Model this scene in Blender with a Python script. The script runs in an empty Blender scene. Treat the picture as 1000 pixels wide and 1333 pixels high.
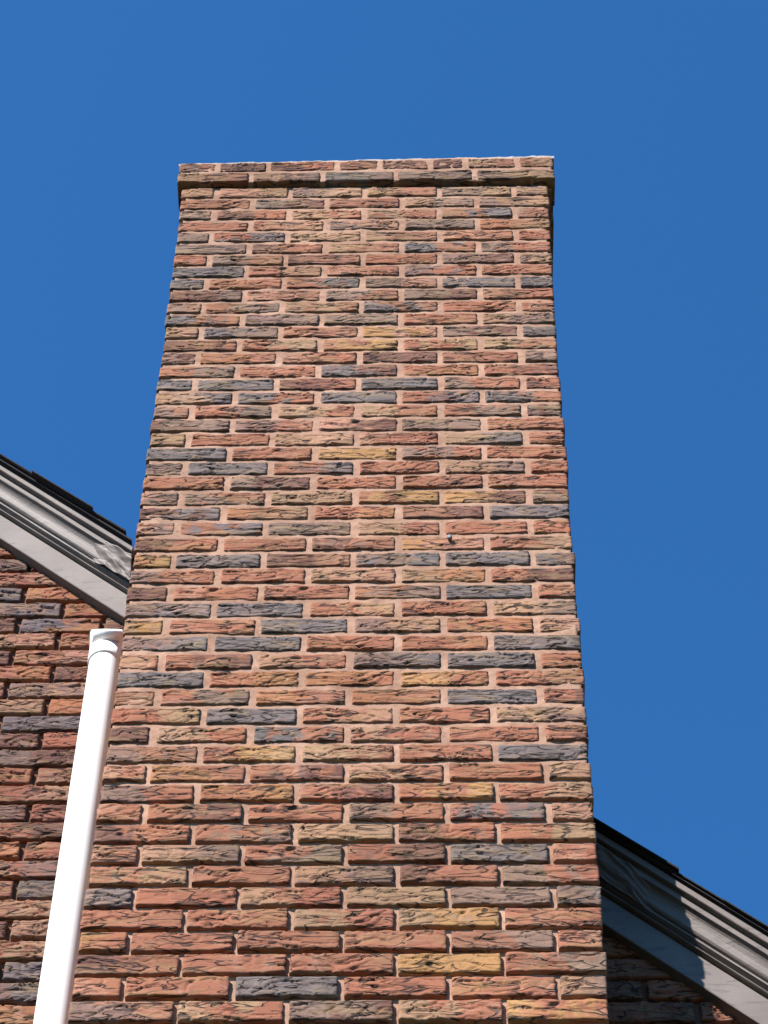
import bpy, math, random
from mathutils import Matrix, Vector, noise
R = math.radians
random.seed(7)
SC = bpy.context.scene
COL = SC.collection

# ------------------------------------------------------------------ camera, sky, sun, exposure
# World: x to the right along the chimney face, y into the house, z up; the chimney's front left edge is x = 0, y = 0.
Z0 = 7.96                       # height of the middle of the brickwork seen in the picture
cp, cy, cr = 1.00405869, -0.0278534670, 0.0167987504
fw = Vector((math.sin(cy)*math.cos(cp), math.cos(cy)*math.cos(cp), math.sin(cp)))
ri = Vector((math.cos(cy), -math.sin(cy), 0)); up = ri.cross(fw)
r2 = ri*math.cos(cr) + up*math.sin(cr); u2 = up*math.cos(cr) - ri*math.sin(cr)
cam_d = bpy.data.cameras.new('camera'); cam = bpy.data.objects.new('camera', cam_d); COL.objects.link(cam)
m = Matrix((r2, u2, -fw)).transposed().to_4x4()
m.translation = Vector((0.717264, -4.09468, -6.36196 + Z0)); cam.matrix_world = m
cam_d.sensor_fit = 'VERTICAL'; cam_d.sensor_height = 24; cam_d.lens = 4028.48/1333*24
cam_d.clip_start = .1; cam_d.clip_end = 5000
SC.camera = cam

TO_SUN = Vector((-.69, -1.0, 1.12)).normalized()
el = math.asin(TO_SUN.z); az = math.atan2(TO_SUN.x, TO_SUN.y)
W = bpy.data.worlds.new('World'); SC.world = W; W.use_nodes = True
nt = W.node_tree; bg = nt.nodes['Background']
sky = nt.nodes.new('ShaderNodeTexSky'); sky.sky_type = 'NISHITA'; sky.sun_disc = False
sky.sun_elevation = el; sky.sun_rotation = az
sky.altitude = 600; sky.air_density = 1.0; sky.dust_density = 0; sky.ozone_density = 8.0
tint = nt.nodes.new('ShaderNodeVectorMath'); tint.operation = 'MULTIPLY'; tint.inputs[1].default_value = (.54, 1.20, 1.48)
nt.links.new(sky.outputs[0], tint.inputs[0]); nt.links.new(tint.outputs[0], bg.inputs[0]); bg.inputs[1].default_value = .07
sun_d = bpy.data.lights.new('sun', 'SUN'); sun = bpy.data.objects.new('sun', sun_d); COL.objects.link(sun)
sun_d.energy = 5.0; sun_d.angle = R(.5); sun_d.color = (1, .955, .90)
sun.rotation_euler = TO_SUN.to_track_quat('Z', 'Y').to_euler(); sun.location = (-8, -12, 20)
vs = SC.view_settings; vs.view_transform = 'Standard'; vs.look = 'None'; vs.gamma = 1; vs.use_curve_mapping = False
vs.exposure = 1.15

# ------------------------------------------------------------------ helpers
def lin(r, g, b, k=1.0):
    f = lambda v: (v/12.92 if v <= .04045 else ((v+.055)/1.055)**2.4)*k
    return (f(r/255), f(g/255), f(b/255))

def mesh_ob(name, verts, faces, mat=None, parent=None, smooth=False, data=None):
    if data is None:
        data = bpy.data.meshes.new(name); data.from_pydata(verts, [], faces); data.update()
        if smooth: data.shade_smooth()
        if mat: data.materials.append(mat)
    o = bpy.data.objects.new(name, data); COL.objects.link(o)
    if parent: o.parent = parent
    return o

def empty(name, loc):
    o = bpy.data.objects.new(name, None); COL.objects.link(o); o.location = loc; o.empty_display_size = .2
    return o

def box(V, F, x0, x1, y0, y1, z0, z1):
    n = len(V)
    V += [(x0,y0,z0),(x1,y0,z0),(x1,y1,z0),(x0,y1,z0),(x0,y0,z1),(x1,y0,z1),(x1,y1,z1),(x0,y1,z1)]
    F += [tuple(n+i for i in f) for f in ((0,3,2,1),(4,5,6,7),(0,1,5,4),(1,2,6,5),(2,3,7,6),(3,0,4,7))]

def fbm(x, y, z, o=3):
    return noise.fractal(Vector((x, y, z)), 1.0, 2.0, o)
def nz(x, y, z): return noise.noise(Vector((x, y, z)))

class NT:
    """small wrapper for building a material"""
    def __init__(s, name, rough=.9, spec=.2):
        s.m = bpy.data.materials.new(name); s.m.use_nodes = True; s.t = s.m.node_tree
        s.b = s.t.nodes['Principled BSDF']; s.b.inputs['Roughness'].default_value = rough
        s.b.inputs['Specular IOR Level'].default_value = spec
    def n(s, typ, **kw):
        nd = s.t.nodes.new(typ)
        for k, v in kw.items():
            if k.startswith('i_'): nd.inputs[k[2:].replace('_', ' ')].default_value = v
            else: setattr(nd, k, v)
        return nd
    def l(s, a, b): s.t.links.new(a, b)
    def noise(s, vec, scale, detail=4, rough=.55, dist=0):
        nd = s.n('ShaderNodeTexNoise', i_Scale=scale, i_Detail=detail, i_Roughness=rough, i_Distortion=dist); s.l(vec, nd.inputs['Vector']); return nd.outputs['Fac']
    def ramp(s, fac, stops):
        nd = s.n('ShaderNodeValToRGB'); e = nd.color_ramp.elements
        while len(e) < len(stops): e.new(.5)
        for i, (p, c) in enumerate(stops): e[i].position = p; e[i].color = (c, c, c, 1) if isinstance(c, (int, float)) else (*c, 1)
        s.l(fac, nd.inputs[0]); return nd.outputs['Color']
    def mix(s, fac, a, b, mode='MIX'):
        nd = s.n('ShaderNodeMix', data_type='RGBA', blend_type=mode)
        for sock, v in ((nd.inputs[0], fac), (nd.inputs[6], a), (nd.inputs[7], b)):
            if hasattr(v, 'links'): s.l(v, sock)
            elif isinstance(v, (int, float)): sock.default_value = v
            else: sock.default_value = (*v[:3], 1)
        return nd.outputs[2]
    def math(s, op, a, b=0.0):
        nd = s.n('ShaderNodeMath', operation=op)
        for sock, v in zip(nd.inputs, (a, b)):
            if hasattr(v, 'links'): s.l(v, sock)
            else: sock.default_value = v
        return nd.outputs[0]
    def bump(s, h, strength, dist, prev=None):
        nd = s.n('ShaderNodeBump', i_Strength=strength, i_Distance=dist); s.l(h, nd.inputs['Height'])
        if prev: s.l(prev, nd.inputs['Normal'])
        return nd.outputs[0]

MAP_K = .61
TONES = {
 'R': (186,120, 92), 'P': (204,150,122), 'B': (176,122, 95), 'D': (128, 90, 78), 'G': (152,127,113),
 'K': (124,120,121), 'T': (192,152,118), 'Y': (206,156, 98), 'O': (194,132, 90)}
def pull(c, k=.18): return tuple(v+(q-v)*k for v, q in zip(c, (176, 114, 90)))
TONES = {k: lin(*pull(v), k=MAP_K) for k, v in TONES.items()}
NEAR = {'R':'BPRO','P':'TRB','B':'GRT','D':'GKB','G':'BTD','K':'GDK','T':'GBP','Y':'TOR','O':'RYB'}

def weather(t, c):
    # broad soot and rain stains that run over bricks and mortar alike
    g = t.n('ShaderNodeNewGeometry'); mp = t.n('ShaderNodeMapping'); mp.inputs['Scale'].default_value = (1, 1, .45); t.l(g.outputs['Position'], mp.inputs[0])
    a = t.noise(mp.outputs[0], 3.2, 5, .6, .4)
    c = t.mix(.42, c, t.ramp(a, [(.32, .55), (.62, 1.)]), 'MULTIPLY')
    b = t.noise(mp.outputs[0], 9.0, 5, .65, .4)
    return t.mix(t.math('MULTIPLY', t.ramp(b, [(.58, 0.), (.75, 1.)]), .22), c, lin(224, 196, 176, k=.55))

def brick_material(name, per_object):
    t = NT(name, .92, .15)
    tc = t.n('ShaderNodeTexCoord')
    if per_object:
        oi = t.n('ShaderNodeObjectInfo')
        off = t.n('ShaderNodeVectorMath', operation='SCALE'); t.l(oi.outputs['Location'], off.inputs[0]); off.inputs['Scale'].default_value = 7.3
        ad = t.n('ShaderNodeVectorMath', operation='ADD'); t.l(tc.outputs['Object'], ad.inputs[0]); t.l(off.outputs[0], ad.inputs[1])
        v = ad.outputs[0]
        ca = oi.outputs['Color']
        at = t.n('ShaderNodeAttribute', attribute_type='OBJECT', attribute_name='tone_b'); cb = at.outputs['Color']
        sx = t.n('ShaderNodeSeparateXYZ'); t.l(tc.outputs['Object'], sx.inputs[0])
        nn = t.noise(v, 16, 3, .6, .6)
        # second tone takes over from left to right, with a ragged border
        s1 = t.math('ADD', t.math('MULTIPLY', sx.outputs['X'], 5.5), t.math('MULTIPLY', t.math('SUBTRACT', nn, .5), 3.4))
        fac = t.ramp(t.math('ADD', s1, .5), [(.28, 0.), (.72, 1.)])
        col = t.mix(fac, ca, cb)
    else:
        v = tc.outputs['Object']
        at = t.n('ShaderNodeAttribute', attribute_type='GEOMETRY', attribute_name='tone'); col = at.outputs['Color']
    st = t.n('ShaderNodeMapping'); st.inputs['Scale'].default_value = (.26, 1, 1.15); t.l(v, st.inputs[0]); sv = st.outputs[0]
    n1 = t.noise(sv, 60, 5, .65, .8)
    # cloudy changes in the fired skin: darker iron scale, paler ash
    col = t.mix(t.math('MULTIPLY', t.ramp(n1, [(.50, 0.), (.66, 1.)]), .42), col, t.mix(.45, col, (.045, .034, .032)))
    n5 = t.noise(sv, 30, 3, .55, 1.0); n6 = t.noise(v, 48, 4, .7, 1.4)
    col = t.mix(t.math('MULTIPLY', t.ramp(n5, [(.52, 0.), (.64, 1.)]), .38), col, lin(176, 146, 100, k=.60))
    col = t.mix(t.math('MULTIPLY', t.ramp(n6, [(.55, 0.), (.68, 1.)]), .50), col, lin(92, 74, 68, k=.60))
    n2 = t.noise(sv, 38, 4, .6, 1.2)
    col = t.mix(t.math('MULTIPLY', t.ramp(n2, [(.54, 0.), (.70, 1.)]), .40), col, lin(222, 178, 150, k=.50))
    n3 = t.noise(v, 420, 3, .6)
    col = t.mix(.5, col, t.ramp(n3, [(.3, .66), (.7, 1.0)]), 'MULTIPLY')
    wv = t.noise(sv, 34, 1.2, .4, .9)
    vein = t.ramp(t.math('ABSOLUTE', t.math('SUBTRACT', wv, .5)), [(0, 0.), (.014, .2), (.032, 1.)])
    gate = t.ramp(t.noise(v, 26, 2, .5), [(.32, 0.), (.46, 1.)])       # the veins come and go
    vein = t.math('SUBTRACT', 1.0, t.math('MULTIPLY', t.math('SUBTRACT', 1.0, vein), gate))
    col = t.mix(t.math('MULTIPLY', t.math('SUBTRACT', 1.0, vein), .86), col, (.03, .022, .02))   # crack shadow painted into the colour along the veins
    col = weather(t, col)
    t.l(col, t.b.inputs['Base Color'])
    n4 = t.noise(sv, 150, 6, .65, .7)
    b = t.bump(vein, 1.0, .0032)
    b = t.bump(n4, .50, .0020, b)
    b = t.bump(n3, .4, .0006, b)
    t.l(b, t.b.inputs['Normal'])
    return t.m
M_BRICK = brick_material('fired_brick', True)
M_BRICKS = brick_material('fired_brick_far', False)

def mortar_material(name, a, b_):
    t = NT(name, .97, .1)
    tc = t.n('ShaderNodeTexCoord'); v = tc.outputs['Object']
    n1 = t.noise(v, 9, 5, .6); n2 = t.noise(v, 300, 4, .7); n3 = t.noise(v, 45, 4, .6)
    c = t.mix(t.ramp(n1, [(.35, 0.), (.65, 1.)]), a, b_)
    c = t.mix(t.math('MULTIPLY', t.ramp(n3, [(.50, 0.), (.68, 1.)]), .5), c, lin(170, 124, 100, k=.5))
    c = t.mix(.6, c, t.ramp(n2, [(.25, .62), (.75, 1.)]), 'MULTIPLY')
    c = weather(t, c)
    t.l(c, t.b.inputs['Base Color'])
    t.l(t.bump(n2, .8, .0012, t.bump(n3, .6, .002)), t.b.inputs['Normal'])
    return t.m
M_MORTAR = mortar_material('mortar', lin(232,186,158,k=.54), lin(204,158,132,k=.52))
M_WMORTAR = mortar_material('wall_mortar', lin(190,134,108,k=.40), lin(150,104,84,k=.40))

def paint_material():
    t = NT('weathered_paint', .6, .3)
    tc = t.n('ShaderNodeTexCoord'); v = tc.outputs['Object']
    mp = t.n('ShaderNodeMapping'); mp.inputs['Rotation'].default_value = (0, R(-46), 0); mp.inputs['Scale'].default_value = (.22, 1, 1)
    t.l(v, mp.inputs[0]); sv = mp.outputs[0]
    n1 = t.noise(v, 6, 5, .6); n2 = t.noise(sv, 55, 5, .65, .5); n3 = t.noise(v, 260, 3, .6)
    n1r = t.ramp(n1, [(.3, 0.), (.7, 1.)])
    c = t.mix(n1r, lin(166,150,143,k=.32), lin(192,176,167,k=.34))
    c = t.mix(t.ramp(n2, [(.57, 0.), (.63, .9)]), c, lin(128,118,114,k=.5))
    c = t.mix(.3, c, t.ramp(n3, [(.3, .7), (.7, 1.)]), 'MULTIPLY')
    t.l(c, t.b.inputs['Base Color'])
    t.l(t.bump(n3, .4, .0006, t.bump(n2, .5, .0015)), t.b.inputs['Normal'])
    return t.m
M_PAINT = paint_material()
def simple(name, c1, c2, scale, rough=.9, spec=.2, bs=.3, bd=.002):
    t = NT(name, rough, spec); tc = t.n('ShaderNodeTexCoord'); v = tc.outputs['Object']
    n = t.noise(v, scale, 5, .65)
    t.l(t.mix(t.ramp(n, [(.3, 0.), (.7, 1.)]), c1, c2), t.b.inputs['Base Color'])
    t.l(t.bump(n, bs, bd), t.b.inputs['Normal']); return t.m
M_SHINGLE = simple('asphalt_shingle', lin(60,55,54), lin(22,20,21), 260, .95, .1, .8, .002)
M_SHINGLE2 = simple('asphalt_shingle_pale', lin(92,88,84), lin(34,31,31), 260, .95, .1, .8, .002)
M_DECK = simple('roof_deck_wood', (.022,.017,.018), (.012,.010,.011), 30)
M_PVC = simple('white_pvc', (.88,.88,.87), (.85,.85,.84), 8, .4, .5, .02, .0005)
M_CEMENT = simple('cement_wash', lin(232,228,224,k=.75), lin(205,200,196,k=.75), 40, .95, .1, .6, .003)
M_STEEL = simple('galvanized_steel', (.62,.60,.58), (.45,.43,.42), 90, .4, .5, .2, .0005)
M_GRASS = simple('dry_lawn', (.060,.055,.028), (.045,.050,.022), 3, .95, .1, .6, .03)
M_LEAD = simple('lead_flashing', (.16,.16,.165), (.10,.10,.105), 25, .6, .4, .3, .002)

# ------------------------------------------------------------------ ground
g = mesh_ob('ground', [(-2000,-2000,0),(2000,-2000,0),(2000,2000,0),(-2000,2000,0)], [(0,1,2,3)], M_GRASS)
g['kind'] = 'structure'; g['label'] = 'dry mown lawn around the foot of the house'

# ------------------------------------------------------------------ bricks
L, C = .216, .0702            # stretcher with its joint, course height
WID = 5*L - .018              # width of the chimney face
def row_z(i): return Z0 - (i-26)*C

def relief(x, z, s, amp):
    """riven, bark-like face of a brick: flakes with a lip at the bottom, wandering cracks, lumps (metres)"""
    w = nz(x*13+s, z*9, s*1.7)
    t = z/.024 + 1.7*w + .35*nz(x*34, z*16, s+9)
    fr = t - math.floor(t)
    mk = max(0, min(1, .45 + 1.8*nz(x*14+5, z*18, s*.7+3)))
    h = .0034*mk*((1-fr)**.7)
    c1 = nz(x*11+s*2.1+.35*nz(x*40, z*30, s), z*38, s*.31+20)
    h -= .0046*math.exp(-(c1/.055)**2)*(.45+.55*mk)
    c2 = nz(x*17+s*1.3, z*46+nz(x*24, z*16, s)*1.4, s*.9+60)
    h -= .0034*math.exp(-(c2/.06)**2)*max(0, min(1, .3+2.4*nz(x*10, z*10, s+31)))
    h += .0009*fbm(x*22, z*28, s*1.3+40, 2)
    return h*amp

def brick_mesh(lx, hz, dep, seed, step=.0029, amp=1.0, bulge=0.0):
    nx = max(6, int(lx/step)); nzc = max(6, int(hz/.0023))
    V, F = [], []
    for j in range(nzc+1):
        for i in range(nx+1):
            x = (i/nx-.5)*lx; z = (j/nzc-.5)*hz
            ex = min(i, nx-i); ez = min(j, nzc-j)
            h = max(relief(x, z, seed, amp), -.0030) + .0036
            if ex == 0: h = .25*h - .0004; x += .0022*nz(z*60, seed, 3.1)
            elif ex == 1: h -= .0004
            if ez == 0: h = .35*h - .0004; z += .0018*nz(x*35, seed, 8.2) + .0008*nz(x*130, seed, 2.)
            elif ez == 1: h *= .93
            V.append((x, -h, z))
    idx = lambda i, j: j*(nx+1)+i
    for j in range(nzc):
        for i in range(nx): F.append((idx(i,j), idx(i+1,j), idx(i+1,j+1), idx(i,j+1)))
    ring = [idx(i,0) for i in range(nx+1)] + [idx(nx,j) for j in range(1,nzc+1)] + [idx(i,nzc) for i in range(nx-1,-1,-1)] + [idx(0,j) for j in range(nzc-1,0,-1)]
    n0 = len(V)
    for k in ring: V.append((V[k][0], dep, V[k][2]))
    q = len(ring)
    for k in range(q): F.append((ring[k], n0+k, n0+(k+1) % q, ring[(k+1) % q]))
    F.append(tuple(n0+k for k in range(q-1, -1, -1)))
    me = bpy.data.meshes.new('brick'); me.from_pydata(V, [], F); me.update(); me.shade_smooth()
    me.materials.append(M_BRICK)
    return me

FULL_H = [brick_mesh(.199, .0540, .09, 3.7*k+1) for k in range(34)]
HALF_H = [brick_mesh(.0915, .0540, .12, 5.3*k+200) for k in range(16)]

def tone_of(ch): return TONES[ch]
def vary(c, a=.10, rnd=random):
    k = 1 + rnd.uniform(-a, a)
    return tuple(min(1, v*k*(1+rnd.uniform(-.04, .04))) for v in c)
def put_brick(me, x, y, z, code, parent, sx=1, sz=1, rot=0.0, dark=1.0):
    o = bpy.data.objects.new('brick', me); COL.objects.link(o)
    px, py, pz = parent.location if parent.type == 'EMPTY' else (0, 0, 0)
    o.location = (x-px, y-py, z-pz); o.scale = (sx, 1, sz); o.rotation_euler = (0, rot, 0)
    a = code[0]; b = code[1] if len(code) > 1 else random.choice(NEAR[a]) if random.random() < .45 else a
    ca, cb = vary(TONES[a]), vary(TONES[b])
    if len(code) == 1 and random.random() < .5: ca, cb = cb, ca
    if len(code) == 1 and a in 'KRY':           # keep the main tone strong
        cb = tuple(.65*p+.35*q for p, q in zip(TONES[a], cb)); ca = tuple(.8*p+.2*q for p, q in zip(TONES[a], ca))
    o.color = (*[v*dark for v in ca], 1); o['tone_b'] = [float(v*dark) for v in cb]
    o.parent = parent
    return o

# tones of the bricks as seen, course by course from under the cap; even courses begin and end with a half brick
ROWS = """G DR TR TR BK GB|RB GD BR G GT|G DR TR TR BK GB|R RP GP G RB|G RK T TB PB R|G DR TR KR GR|R GB DB R G GT|K RT PR GR R|K R RK GP K K|D PB GB G BR|PG RG TB KB R RP|KR G G RB TG|P KG RB YP GD K|D RT RY RT TB|G OB BR D BR G|RG R D R RD|K K DR K GR DR|TK KR K RK KR|G RG TR TR RG G|DG GR PD G R|T R T PR TK R|K R Y GR R|G K RK R TG R|R GD R RB B|PG GB T RY YD GB|DK OT RO BD K|PG RK G TR R YR|DR RB D YP RT|OY K D GK K KG|GR R T TO RD|D R R OG K RP|GK K RT R TG|TY R K GT RO P|GK K R R K|PR RD TR GK K R|K RO OR YR RB|B RG OB O K RD|RT K RP R TG|D TR KR TR R RD|G RY TB R K|PR OR RD T R TP|GR RO RD RY RT|PR RD R GR RK P|DR RG T DR RT|PR TG RG RD K PR|RT R TG DR GR|GK R TR T G GK|R R TR TY R|YR R BR R G RP|DR R RB Y RG|PR R K R OR TG|GB TR GD TR YR""".split('|')
# the first listed line doubles the second half course seen; drop the duplicate so that 52 courses remain
ROWS = ["T T GT TB GT G"] + ROWS[1:]
assert len(ROWS) == 52, len(ROWS)

chim = empty('chimney', (WID/2, .2, 0))
chim['label'] = 'tall multicoloured brick chimney with projecting brick cap rising past the roof edge'; chim['category'] = 'chimney'

count = 0
def course(i, codes):
    global count
    z = row_z(i)
    half = len(codes) == 6
    low = max(0, min(1, (i-38)/8))             # lower courses: tighter joints
    gx = .0165 - .0055*low + random.uniform(-.001, .001)
    sz = 1.0 + .055*low
    xs = [0]
    if half: xs += [L/2-.001+k*L for k in range(5)] + [5*L]
    else: xs += [k*L for k in range(1, 6)]
    for k, code in enumerate(codes):
        x0, x1 = xs[k], xs[k+1]
        if k: x0 += random.uniform(-.002, .002)
        a = x0; b = x1 - gx
        if k == 0: a += random.uniform(-.003, .003)
        if k == len(codes)-1: b = WID + random.uniform(-.003, .003)
        kx = 1 + .013*max(0, (14-i)/14)                      # the shaft widens a little towards the cap
        a = WID/2+(a-WID/2)*kx; b = WID/2+(b-WID/2)*kx
        w = b-a; me = random.choice(HALF_H if w < .13 else FULL_H)
        base = .0915 if w < .13 else .199
        put_brick(me, (a+b)/2, random.uniform(-.0015, .0012)-.0016*low, z+random.uniform(-.0012, .0012), code, chim, w/base, sz*random.uniform(.975, 1.02), R(random.uniform(-.35, .35)))
        count += 1
for i, s in enumerate(ROWS): course(i, s.split())

# corbelled cap: two courses, the top one thicker towards the right
def tilt(x, z):
    return z + max(0, min(1, x/WID))*(.008+.022*max(0, min(1.2, (z-row_z(-1))/(1.5*C))))
# 
def cap_course(z, joints, codes, y, x0, x1, h=1.0):
    global count
    xs = [x0] + [(p-232)/490*1.095-.015 for p in joints] + [x1]
    for k, code in enumerate(codes):
        a = xs[k] + (.008 if k else 0); b = xs[k+1] - (.008 if k < len(codes)-1 else 0); w = b-a
        big = w > .13; me = random.choice(FULL_H if big else HALF_H)
        put_brick(me, (a+b)/2, y+random.uniform(-.001, .001), tilt((a+b)/2, z), code, chim, w/(.199 if big else .0915), h*(1+.12*(a+b)/2/WID*(z > row_z(-1.5))), R(random.uniform(-.5, .3)-(1.2 if z > row_z(-1.5) else .5)), dark=.80); count += 1
CX0, CX1 = -.024, WID+.029
cap_course(row_z(-1)+.001, [325, 420, 517, 621], 'TB TG KG G GT'.split(), -.016, CX0, CX1)
cap_course(row_z(-2)+.001, [279, 346.5, 438.5, 495.5, 562.5, 609.5, 679], 'GB D DR BD DP D TB RT'.split(), -.013, CX0, CX1-.002, .98)

DEPTH = .37                   # the chimney stands this far in front of the house wall
CB = .56                      # and goes on above the roof
def recess(z):
    i = 26-(z-Z0)/C
    t = max(0, min(1, (i-36)/11))
    return .0010 + .0058*t
# mortar seen between the bricks: a rough sheet with thickness behind the brick faces
def mortar_sheet(name, x0, x1, z0, z1, yb, mat, parent, rec, lump=.0012, step=.006, warp=None):
    px, py, pz = parent.location
    nx = int((x1-x0)/step); nn = int((z1-z0)/step); V, F = [], []
    for j in range(nn+1):
        for i in range(nx+1):
            x = x0+(x1-x0)*i/nx; z = z0+(z1-z0)*j/nn
            y = yb + rec(z) + lump*fbm(x*45, z*60, 3.3, 2) - .0030*max(0, nz(x*9, z*9, 7.7)) + .0022*nz(x*22, z*24, 1.7)
            if warp: z = warp(x, z)
            V.append((x-px, y-py, z-pz))
    for j in range(nn):
        for i in range(nx):
            a = j*(nx+1)+i; F.append((a, a+1, a+nx+2, a+nx+1))
    n = len(V)
    ring = [i for i in range(nx+1)] + [j*(nx+1)+nx for j in range(1, nn+1)] + [nn*(nx+1)+i for i in range(nx-1, -1, -1)] + [j*(nx+1) for j in range(nn-1, 0, -1)]
    for k in ring: V.append((V[k][0], yb+.03-py, V[k][2]))
    q = len(ring)
    for k in range(q): F.append((ring[k], n+k, n+(k+1) % q, ring[(k+1) % q]))
    return mesh_ob(name, V, F, mat, parent, True)
mortar_sheet('mortar', .006, WID-.006, row_z(56), row_z(-.5)+.002, 0, M_MORTAR, chim, recess)
mortar_sheet('mortar', CX0+.006, CX1-.007, row_z(-.5)+.0105, row_z(-2.5)-.002, -.015, M_MORTAR, chim, lambda z: .0015, warp=lambda x, z: z if z < row_z(-.6) else tilt(x, z))
V, F = [], []
cx, cyy, _ = chim.location
box(V, F, .007-cx, WID-.007-cx, .03-cyy, CB-.007-cyy, 0, row_z(-.5)+.01)
box(V, F, CX0+.007-cx, CX1-.008-cx, .017-cyy, CB+.013-cyy, row_z(-.5)+.0105, row_z(-2.5))
mesh_ob('brick_core', V, F, M_MORTAR, chim)

# bricks outside the picture: sides, back and the lower shaft, joined
def joined_bricks(name, rects, parent, mat=M_BRICKS):
    """rects: (x0,x1,y0,y1,z0,z1, code)"""
    V, F, T = [], [], []
    px, py, pz = parent.location if parent.type == 'EMPTY' else (0, 0, 0)
    for (a, b, c, d, e, f, code) in rects:
        box(V, F, a-px, b-px, c-py, d-py, e-pz, f-pz); T += [vary(TONES[code[0]], .15)]*8
    o = mesh_ob(name, V, F, mat, parent)
    at = o.data.color_attributes.new('tone', 'FLOAT_COLOR', 'POINT')
    at.data.foreach_set('color', [v for c_ in T for v in (*c_, 1)])
    o['kind'] = 'stuff'
    return o
rc = random.Random(3)
pick = lambda: rc.choice('RRRBBGGKTTDOPY')
rects = []
nrows_total = int((row_z(0))/C)
for i in range(0, 26+int(Z0/C)):
    z = row_z(i); z0, z1 = z-.0286, z+.0286
    if z0 < 0.0: break
    back = CB if z > Z0-1.5 else DEPTH-.004
    if i >= 52:
        half = i % 2 == 0
        xs = [0] + ([L/2+k*L for k in range(5)]+[5*L] if half else [k*L for k in range(1, 6)])
        for k in range(len(xs)-1):
            b = xs[k+1]-.012 if k < len(xs)-2 else WID
            j = rc.uniform(-.001, .001); rects.append((xs[k], b, j, .09, z0, z1, pick()))
    # side bricks
    ys = [.2135, .43, .56] if i % 2 == 0 else [.1055, .3215, .5375]
    y = .125 if i % 2 == 0 else .095
    if i % 2: y = .107
    else: y = .2135-.0765
    for side in (0, 1):
        yy = y
        while yy < back-.02:
            y1 = min(yy+.199, back)
            j = rc.uniform(-.0015, .0015)
            if side: rects.append((WID-.05, WID+j, yy, y1, z0, z1, pick()))
            else: rects.append((j, .05, yy, y1, z0, z1, pick()))
            yy += L
    if back == CB:
        x = .0 if i % 2 else -L/2
        while x < WID-.02:
            rects.append((max(.001, x), min(x+.199, WID-.001), CB-.05, CB+.002, z0, z1, pick())); x += L
for i in (-1, -2):
    z = row_z(i); yy = .12 if i == -1 else .1
    while yy < CB:
        for x0, x1 in ((CX0-.001, .05), (WID-.05, CX1-.001)): rects.append((x0, x1, yy, min(yy+.199, CB+.02), z-.0286, z+.0286, pick()))
        yy += L
joined_bricks('hidden_bricks', rects, chim).name = 'side_bricks'

# cement crown on top of the cap
V, F = [], []
nx = 90; tz = row_z(-2.5)-.001
def crown_pt(x, y, z): return (x-cx, y-cyy, z)
prof = []
for i in range(nx+1):
    x = CX0-.004+(CX1-CX0+.008)*i/nx; tz = tilt(x, row_z(-2.5))-.001
    e = .003*nz(x*14, 1, 1)+.003*nz(x*50, 3, 1)
    t = .0065+.003*nz(x*8, 5, 2)+.003*nz(x*40, 2, 2)+.003*i/nx
    V += [crown_pt(x, -.010+e, tz-.002), crown_pt(x, -.013+e, tz+t*.6), crown_pt(x, -.006, tz+t+.001), crown_pt(x, .12, tz+.03), crown_pt(x, CB-.1, tz+.03), crown_pt(x, CB+.012, tz+.010), crown_pt(x, CB+.012, tz)]
for i in range(nx):
    for k in range(7):
        a = i*7+k; b = i*7+(k+1) % 7; F.append((a, a+7, b+7, b)[::-1])
F.append(tuple(range(7))[::-1]); F.append(tuple(nx*7+k for k in range(7)))
mesh_ob('cement_crown', V, F, M_CEMENT, chim)

# lumps of squeezed mortar on the cap and here and there
def lump(x, z, y, w, h, d, seed):
    n = 12; V = []; F = []
    for j in range(7):
        for k in range(n):
            ph = math.pi*j/6; th = 2*math.pi*k/n
            r = 1+.35*nz(math.cos(th)*1.5+seed, math.sin(th)*1.5, ph)
            V.append((x+w*math.sin(ph)*math.cos(th)*r-cx, y-d*math.cos(ph)*r*.9-cyy, z+h*math.sin(ph)*math.sin(th)*r))
    for j in range(6):
        for k in range(n): F.append((j*n+k, j*n+(k+1) % n, (j+1)*n+(k+1) % n, (j+1)*n+k))
    mesh_ob('mortar_lump', V, F, M_MORTAR, chim, True)
for (x, z, y, w, h, d, s) in [(.85, row_z(-1)-.006, -.013, .030, .020, .005, 1), (.868, row_z(-1)-.016, -.012, .022, .010, .006, 2), (.835, row_z(-1)+.014, -.012, .022, .009, .005, 3),
                              (.62, row_z(-1)+.0, -.011, .018, .024, .004, 4)]:
    lump(x, z, y, w, h, d, s)

# small steel anchor stub in a head joint
ax, az_ = 0.764, row_z(26.85)
V, F = [], []; n = 10
for (yy, rr) in ((.03, .005), (-.008, .005), (-.009, .0062), (-.015, .0062), (-.016, .004)):
    for k in range(n): V.append((ax+rr*math.cos(2*math.pi*k/n)-cx, yy-cyy, az_+rr*math.sin(2*math.pi*k/n)*1.3))
for j in range(4):
    for k in range(n): F.append((j*n+k, j*n+(k+1) % n, (j+1)*n+(k+1) % n, (j+1)*n+k))
F.append(tuple(4*n+k for k in range(n)))
mesh_ob('anchor_bolt', V, F, M_LEAD, chim, True)

# ------------------------------------------------------------------ house
SL = 1.045                                   # fall of the roof edge, near 45 degrees
RX = -2.2                                    # the ridge
def line(u, x): return Z0 + u - SL*x if x >= RX else Z0 + u - SL*(2*RX-x)
WX0, WX1 = 2*RX-3.4, 3.4
YW = DEPTH+.010
house = empty('brick_house', (RX, YW, 0))
house['label'] = 'brick gable house with grey painted roof-edge trim behind the chimney'; house['category'] = 'house'
hx, hy, _ = house.location
def H(v): return (v[0]-hx, v[1]-hy, v[2])

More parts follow.
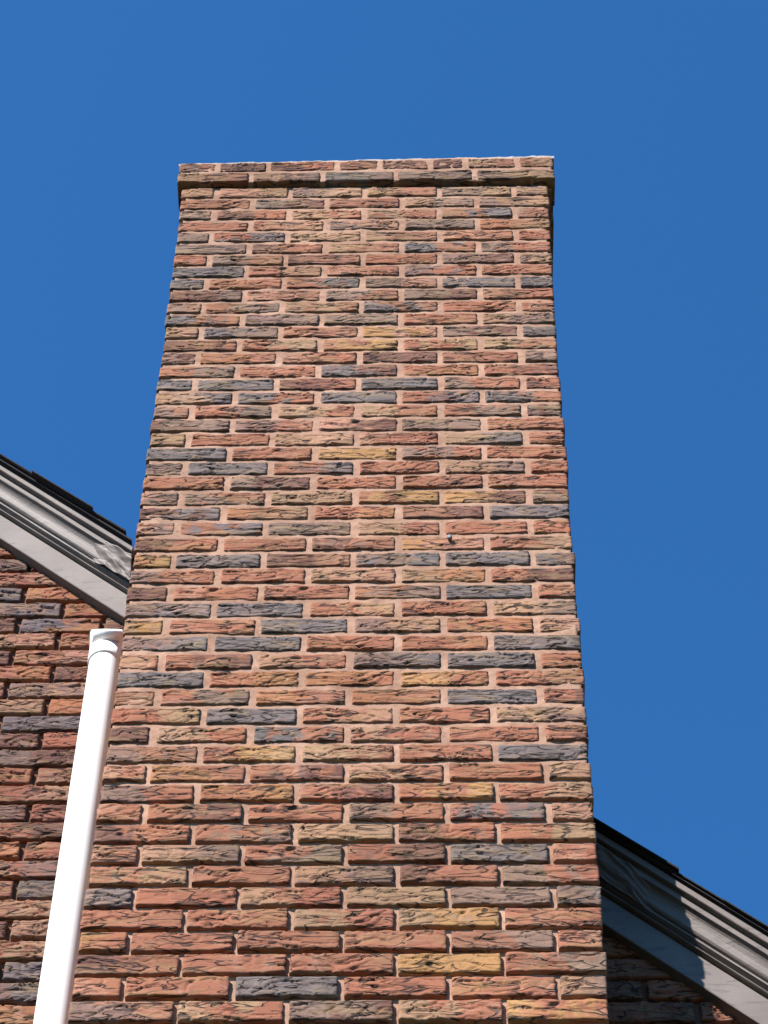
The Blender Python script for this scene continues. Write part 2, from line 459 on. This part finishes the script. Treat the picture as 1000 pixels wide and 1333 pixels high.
# wall mortar body as a gable prism
ztop = lambda x: line(.11, x)
y0, y1 = YW+.012, YW+8
pts = [(WX0, 0), (WX1, 0), (WX1, ztop(WX1)), (RX, ztop(RX)), (WX0, ztop(WX0))]
V = [H((x, y0, z)) for x, z in pts] + [H((x, y1, z)) for x, z in pts]
F = [(0,1,2,3,4), (9,8,7,6,5)] + [(i, i+5, (i+1) % 5+5, (i+1) % 5) for i in range(5)]
wall = mesh_ob('wall', V, F, M_WMORTAR, house)
# rough mortar near the camera
WB = [brick_mesh(.203, .0575, .03, 11.3*k+900, amp=1.25) for k in range(14)]
def wall_brick(x, z, code):
    o = put_brick(random.choice(WB), x-hx, YW-.001+random.uniform(-.0015, .0015)-hy, z+random.uniform(-.001, .001), code, wall, random.uniform(.985, 1.01), random.uniform(.98, 1.01), R(random.uniform(-.3, .3)))
    o.color = (*[v*q for v, q in zip(o.color[:3], (.84, .80, .88))], 1); o['tone_b'] = [v*q for v, q in zip(list(o['tone_b']), (.84, .80, .88))]   # the wall keeps darker, redder bricks
    return o
WROW = {20:'DG D',21:'RT TR',22:'K OR',23:'GK OR',24:'D KO',25:'TP RB',26:'D RP',27:'RO DR',28:'O GT',29:'RT OR',30:'T K',31:'GD RT',32:'G GD',33:'OR G',34:'T RT',35:'GD RD',36:'R RD',37:'RO R',38:'R RG',39:'O KG',40:'RD RT',41:'D TD',42:'R RT',43:'R K',44:'G GK',45:'R OR',46:'D RB'}
done = set()
def wall_cells(i):
    off = -.229 if i % 2 else -.121
    k0 = int((WX0-off)//L)-1
    for k in range(k0, int((WX1-off)//L)+2): yield k, off+k*L+L/2
nvis = 0
for i in range(16, 48):
    z = row_z(i)
    for k, x in wall_cells(i):
        if z+.0 > line(.115, x-.10) : continue
        left = -.62 < x < .12; right = 1.0 < x < 1.55 and i > 36
        if not (left or right): continue
        codes = WROW.get(i, 'R B').split()
        if left:
            # columns: the last joint left of the pipe is at -.229 / -.337
            if i % 2: code = codes[0] if x < -.229 else codes[1] if x < 0 else 'R'
            else: code = codes[0] if x < -.337 else codes[1] if x < -.12 else 'G'
            if x < -.5: code = rc.choice(['R','GD','B','OR'])
        else: code = rc.choice(['R','RD','B','RO','D','R'])
        wall_brick(x, z, code); done.add((i, k)); nvis += 1
rects = []
for i in range(-40, 140):
    z = row_z(i)
    if z-.03 < 0: break
    for k, x in wall_cells(i):
        if (i, k) in done: continue
        if z+.03 > min(ztop(x-.1), ztop(x+.1)) or x-.1 < WX0 or x+.1 > WX1: continue
        j = rc.uniform(-.001, .001); rects.append((x-.102, x+.102, YW-.001+j, YW+.03, z-.0292, z+.0292, pick()))
o = joined_bricks('far_bricks', rects, house)
for v in o.data.vertices: pass
o.name = 'plain_bricks'

# rake trim along the sloping roof edge: swept profiles with mitred plumb ends
def sweep(name, prof, x0, x1, mat, seg=1, parent=house, jit=0, smooth=False):
    """prof: closed list of (y, u), u = height above the reference roof line"""
    n = len(prof); V, F = [], []
    for s in range(seg+1):
        x = x0+(x1-x0)*s/seg
        for k, (y, u) in enumerate(prof):
            d = jit*nz(x*9, k*3.1, 5)
            V.append(H((x, y+d*.5, line(u, x)+d)))
    for s in range(seg):
        for k in range(n):
            a = s*n+k; b = s*n+(k+1) % n; F.append((a, b, b+n, a+n))
    F.append(tuple(range(n))[::-1]); F.append(tuple(seg*n+k for k in range(n)))
    return mesh_ob(name, V, F, mat, parent, smooth)
fr = [(.384,.066),(.350,.066),(.3485,.069),(.3485,.166),(.350,.168),(.384,.168)]
crown = [(.384,.172),(.338,.172),(.3355,.173),(.3345,.1745),(.3365,.1785),(.341,.1815),(.349,.1845),(.349,.190),(.3425,.1925),(.337,.1945),(.3325,.1965),(.3315,.200),(.3325,.2035),(.336,.2055)]
# cyma: convex foot, upright middle, concave head
import itertools
N = 7
for k in range(N+1):
    a = math.pi/2*k/N; crown.append((.336-.014*math.sin(a), .2065+.012*(1-math.cos(a))))
for k in range(1, N+1):
    a = math.pi/2*k/N; crown.append((.322-.022*(1-math.cos(a)), .2185+.040*math.sin(a)))
crown += [(.2985,.2595),(.2975,.262),(.2975,.2805),(.384,.2805)]
fillet = [(.384,.281),(.284,.281),(.282,.283),(.282,.305),(.384,.305)]
LX, RX1 = -.056, WID+.012
for x0, x1 in ((RX, LX), (RX1, WX1+.3)):
    seg = int((x1-x0)/.05)
    sweep('frieze_board', fr, x0, x1, M_PAINT, seg, jit=.0012)
    sweep('crown_moulding', crown, x0, x1, M_PAINT, seg, jit=.0010)
    sweep('fillet_board', fillet, x0, x1, M_PAINT, seg, jit=.0012)
for (nm, pf) in (('frieze_board', fr), ('crown_moulding', crown), ('fillet_board', fillet)):
    sweep(nm, pf, WX0-.3, RX, M_PAINT, 1)

V, F = [], []
for (u0, u1, yy) in ((.075, .170, .352), (.170, .278, .312), (.278, .303, .290)):
    n = len(V)
    for xx in (-.0555, -.046):
        for y_ in (yy, .384):
            for u in (u0, u1): V.append(H((xx, y_+(.006 if xx > -.05 else 0), line(u, xx))))
    F += [tuple(n+q for q in f) for f in ((0,1,3,2), (4,6,7,5), (0,4,5,1), (2,3,7,6), (1,5,7,3), (0,2,6,4))]
mesh_ob('sealant', V, F, M_PAINT, house)
# crushed metal wrap at the ends of the moulding
def crushed(xa, xb, fade, seed, amp):
    nu, nx = 34, 60; V, F = [], []
    for s in range(nx+1):
        x = xa+(xb-xa)*s/nx
        e = (x-xa)/(xb-xa)
        if fade < 0: e = 1-e
        e = max(0, min(1, e*1.9))
        for k in range(nu+1):
            u = .196+.0735*k/nu
            # ridges running down the slope
            q = nz(x*11+u*16+seed, (u+x*.30)*34, seed)+.35*nz(x*30, u*60, seed)
            rr = 1-abs(q)*2.4
            lump_ = amp*(max(0, rr)**1.5*1.0 + .25*fbm(x*30, u*60, seed, 3))
            flat = .3275-.034*((u-.196)/.0735)
            y = flat - lump_*e + (1-e)*.028
            V.append(H((x, y, line(u, x))))
    for s in range(nx):
        for k in range(nu):
            a = s*(nu+1)+k; f = (a, a+1, a+nu+2, a+nu+1); F.append(f[::-1])
    o = mesh_ob('crushed_wrap', V, F, M_PAINT, house, True)
    md = o.modifiers.new('thickness', 'SOLIDIFY'); md.thickness = .0015; md.offset = -1
    o['label'] = 'crumpled metal wrap at the end of the moulding'
crushed(-.205, LX, 1, 4.2, .010)
crushed(RX1, 1.25, -1, 9.1, .008)

# roof: deck and shingle edge
roof = mesh_ob('roof', *(lambda V, F: (V, F))([H((x, y, z)) for y in (.268, YW+8.2) for x, z in ((WX0-.35, line(.3055, WX0-.35)), (RX, line(.3055, RX)), (RX, line(.314, RX)), (WX0-.35, line(.314, WX0-.35)))], [(0,1,2,3), (7,6,5,4), (0,4,5,1), (3,2,6,7), (0,3,7,4)]), M_DECK, house)
# right-hand slope, notched round the chimney
def deck(x0, x1, ya, yb):
    V = [H((x, y, line(u, x))) for y in (ya, yb) for x, u in ((x0, .3055), (x1, .3055), (x1, .313-(.003 if x0 > 1 else 0)), (x0, .313-(.003 if x0 > 1 else 0)))]
    return mesh_ob('roof_deck', V, [(0,1,2,3), (7,6,5,4), (0,4,5,1), (3,2,6,7), (0,3,7,4), (1,5,6,2)], M_DECK, roof)
deck(RX, -.058, .268, CB+.03); deck(RX1+.002, WX1+.35, .272, CB+.03); deck(RX, WX1+.35, CB+.03, YW+8.2)
# shingle courses: exposure .13 m along the slope
SLP = math.sqrt(1+SL*SL); ex = .131/SLP
def shingle(x, ya, yb, rnd, mat, parent):
    """one shingle, butt (lower end) at x, lying back up the slope"""
    ln = .26/SLP; V = []
    lift = .0036; t = .0046*rnd.uniform(.9, 1.5)
    dn = .003 if x > 1 else 0
    n = 4
    for (xx, u) in ((x, .3135+lift), (x, .3135+lift+t), (x-ln, .3135+.0055), (x-ln, .3135+.001)):
        for k in range(n+1):
            yy = ya+(yb-ya)*k/n
            V.append(H((xx+(.003*nz(yy*20, x*9, 1) if xx == x else 0), yy, line(u-dn, xx)+(.0015*nz(yy*30, x*7, 2) if xx == x else 0))))
    F = []
    for k in range(n):
        for q in range(4):
            a = q*(n+1)+k; b = ((q+1) % 4)*(n+1)+k; F.append((a, b, b+1, a+1)[::-1])
    F.append((0, n+1, 2*n+2, 3*n+3)); F.append(tuple(q*(n+1)+n for q in (3, 2, 1, 0)))
    mesh_ob('shingle', V, F, mat, parent)
rs = random.Random(11)
x = -.075
k = 0
while x > -1.1:
    ya = .258+rs.uniform(-.005, .007) - (.012 if k in (1,) else 0)
    shingle(x, ya, .55, rs, rs.choice([M_SHINGLE, M_SHINGLE2, M_SHINGLE]), roof); x -= ex*rs.uniform(.93, 1.07); k += 1
x = 1.262
while x < 2.1:
    shingle(x, .263+rs.uniform(-.008, .008), .55, rs, rs.choice([M_SHINGLE, M_SHINGLE2, M_SHINGLE]), roof); x += ex*rs.uniform(.95, 1.05)
# the rest of the shingles as one part
V, F = [], []
def shbox(x, ya, yb):
    n = len(V); ln = .26/SLP
    if x-ln < RX: return
    for (xx, u) in ((x, .3172), (x, .3220), (x-ln, .3165), (x-ln, .314)):
        for yy in (ya, yb): V.append(H((xx, yy, line(u, xx))))
    F.extend([tuple(n+q for q in f) for f in ((0,1,3,2), (2,3,5,4), (4,5,7,6), (6,7,1,0), (0,2,4,6), (1,7,5,3))])
def shbox_l(x, ya, yb):
    n = len(V); ln = .26/SLP
    for (xx, u) in ((x, .3235), (x, .3305), (x+ln, .3185), (x+ln, .314)):
        for yy in (ya, yb): V.append(H((xx, yy, line(u, xx))))
    F.extend([tuple(n+q for q in f) for f in ((0,1,3,2), (2,3,5,4), (4,5,7,6), (6,7,1,0), (0,2,4,6), (1,7,5,3))])
x = RX+.4; c_ = 0
while x < WX1+.36:
    y = .262 - (.15 if c_ % 2 else 0)
    while y < YW+8.1:
        a, b = max(y, .262), min(y+.298, YW+8.2)
        near = (a < .555) and ((-1.12 < x < -.05) or (1.1 < x < 2.1))
        hit = b > 0 and a < CB+.05 and -.06 < x and x-.26/SLP < WID+.06
        if near: a = .556
        if not hit and b-a > .02: shbox(x, a, b)
        y += .3
    x += ex; c_ += 1
x = RX-.4
while x > WX0-.36:
    y = .262 - (.15 if c_ % 2 else 0)
    while y < YW+8.1:
        a, b = max(y, .262), min(y+.298, YW+8.2); shbox_l(x, a, b); y += .3
    x -= ex; c_ += 1
o = mesh_ob('shingle_field', V, F, M_SHINGLE, roof); o['kind'] = 'stuff'
# ridge cap
V, F = [], []
for (a, b) in ((.262, YW+8.2),):
    V += [H((xx, y, line(u, xx))) for y in (a, b) for xx, u in ((RX-.16, .335), (RX, .335), (RX+.16, .335), (RX+.16, .325), (RX, .325), (RX-.16, .325))]
F = [(0,1,2,3,4,5), (11,10,9,8,7,6)] + [(i, i+6, (i+1) % 6+6, (i+1) % 6) for i in range(6)]
mesh_ob('ridge_cap', V, F, M_SHINGLE, roof)

# ------------------------------------------------------------------ vent pipe
px, py = -.0875, .304
pz_top = Z0-.062
pipe = empty('vent_pipe', (px, py, 0))
pipe['label'] = 'white plastic vent pipe with a short elbow standing beside the chimney against the brick wall'; pipe['category'] = 'pipe'
def rings(name, rs_, mat=M_PVC, n=40, closed=True):
    """rs_: list of (centre, axis tilt, radius) about the pipe's axis"""
    V, F = [], []
    for (c_, tilt, r) in rs_:
        for k in range(n):
            a = 2*math.pi*k/n
            X = r*math.cos(a); Y = r*math.sin(a)
            V.append((c_[0]+X, c_[1]+Y*math.cos(tilt), c_[2]+Y*math.sin(tilt)))
    for j in range(len(rs_)-1):
        for k in range(n): F.append((j*n+k, j*n+(k+1) % n, (j+1)*n+(k+1) % n, (j+1)*n+k))
    return mesh_ob(name, V, F, mat, pipe, True)
r0 = .0385
rings('pipe_shaft', [((0,0,.02), 0, r0-.004), ((0,0,.02), 0, r0), ((0,0,3), 0, r0), ((0,0,5), 0, r0), ((0,0,pz_top-.03), 0, r0)])
# elbow: socket, bend leaning out, outer socket with an open mouth
rh = .0425
el_ = [((0,0,pz_top-.075), 0, r0-.001), ((0,0,pz_top-.075), 0, rh-.001), ((0,0,pz_top-.073), 0, rh), ((0,0,pz_top-.022), 0, rh)]
T45 = R(52)
for q in range(1, 6):
    a = T45*q/5; rad = .026
    el_.append(((0, -rad*(1-math.cos(a)), pz_top-.022+rad*math.sin(a)*1.0), a, rh))
d = Vector((0, -math.sin(T45), math.cos(T45)))
c0 = Vector(el_[-1][0])
for (s, r) in ((.020, rh-.0005), (.029, rh-.001), (.0305, rh-.0025), (.0345, rh-.005), (.0, rh-.006)):
    el_.append((tuple(c0+d*s), T45, r))
rings('elbow', el_)
V = []; n = 24
# pipe strap low down on the wall
for zc in (2.2, 4.4, 6.0):
    rings('pipe_strap', [((0,0,zc), 0, r0+.0005), ((0,0,zc), 0, r0+.003), ((0,0,zc+.03), 0, r0+.003), ((0,0,zc+.03), 0, r0+.0005)], M_STEEL)
print('chimney bricks', count, 'wall bricks', nvis)
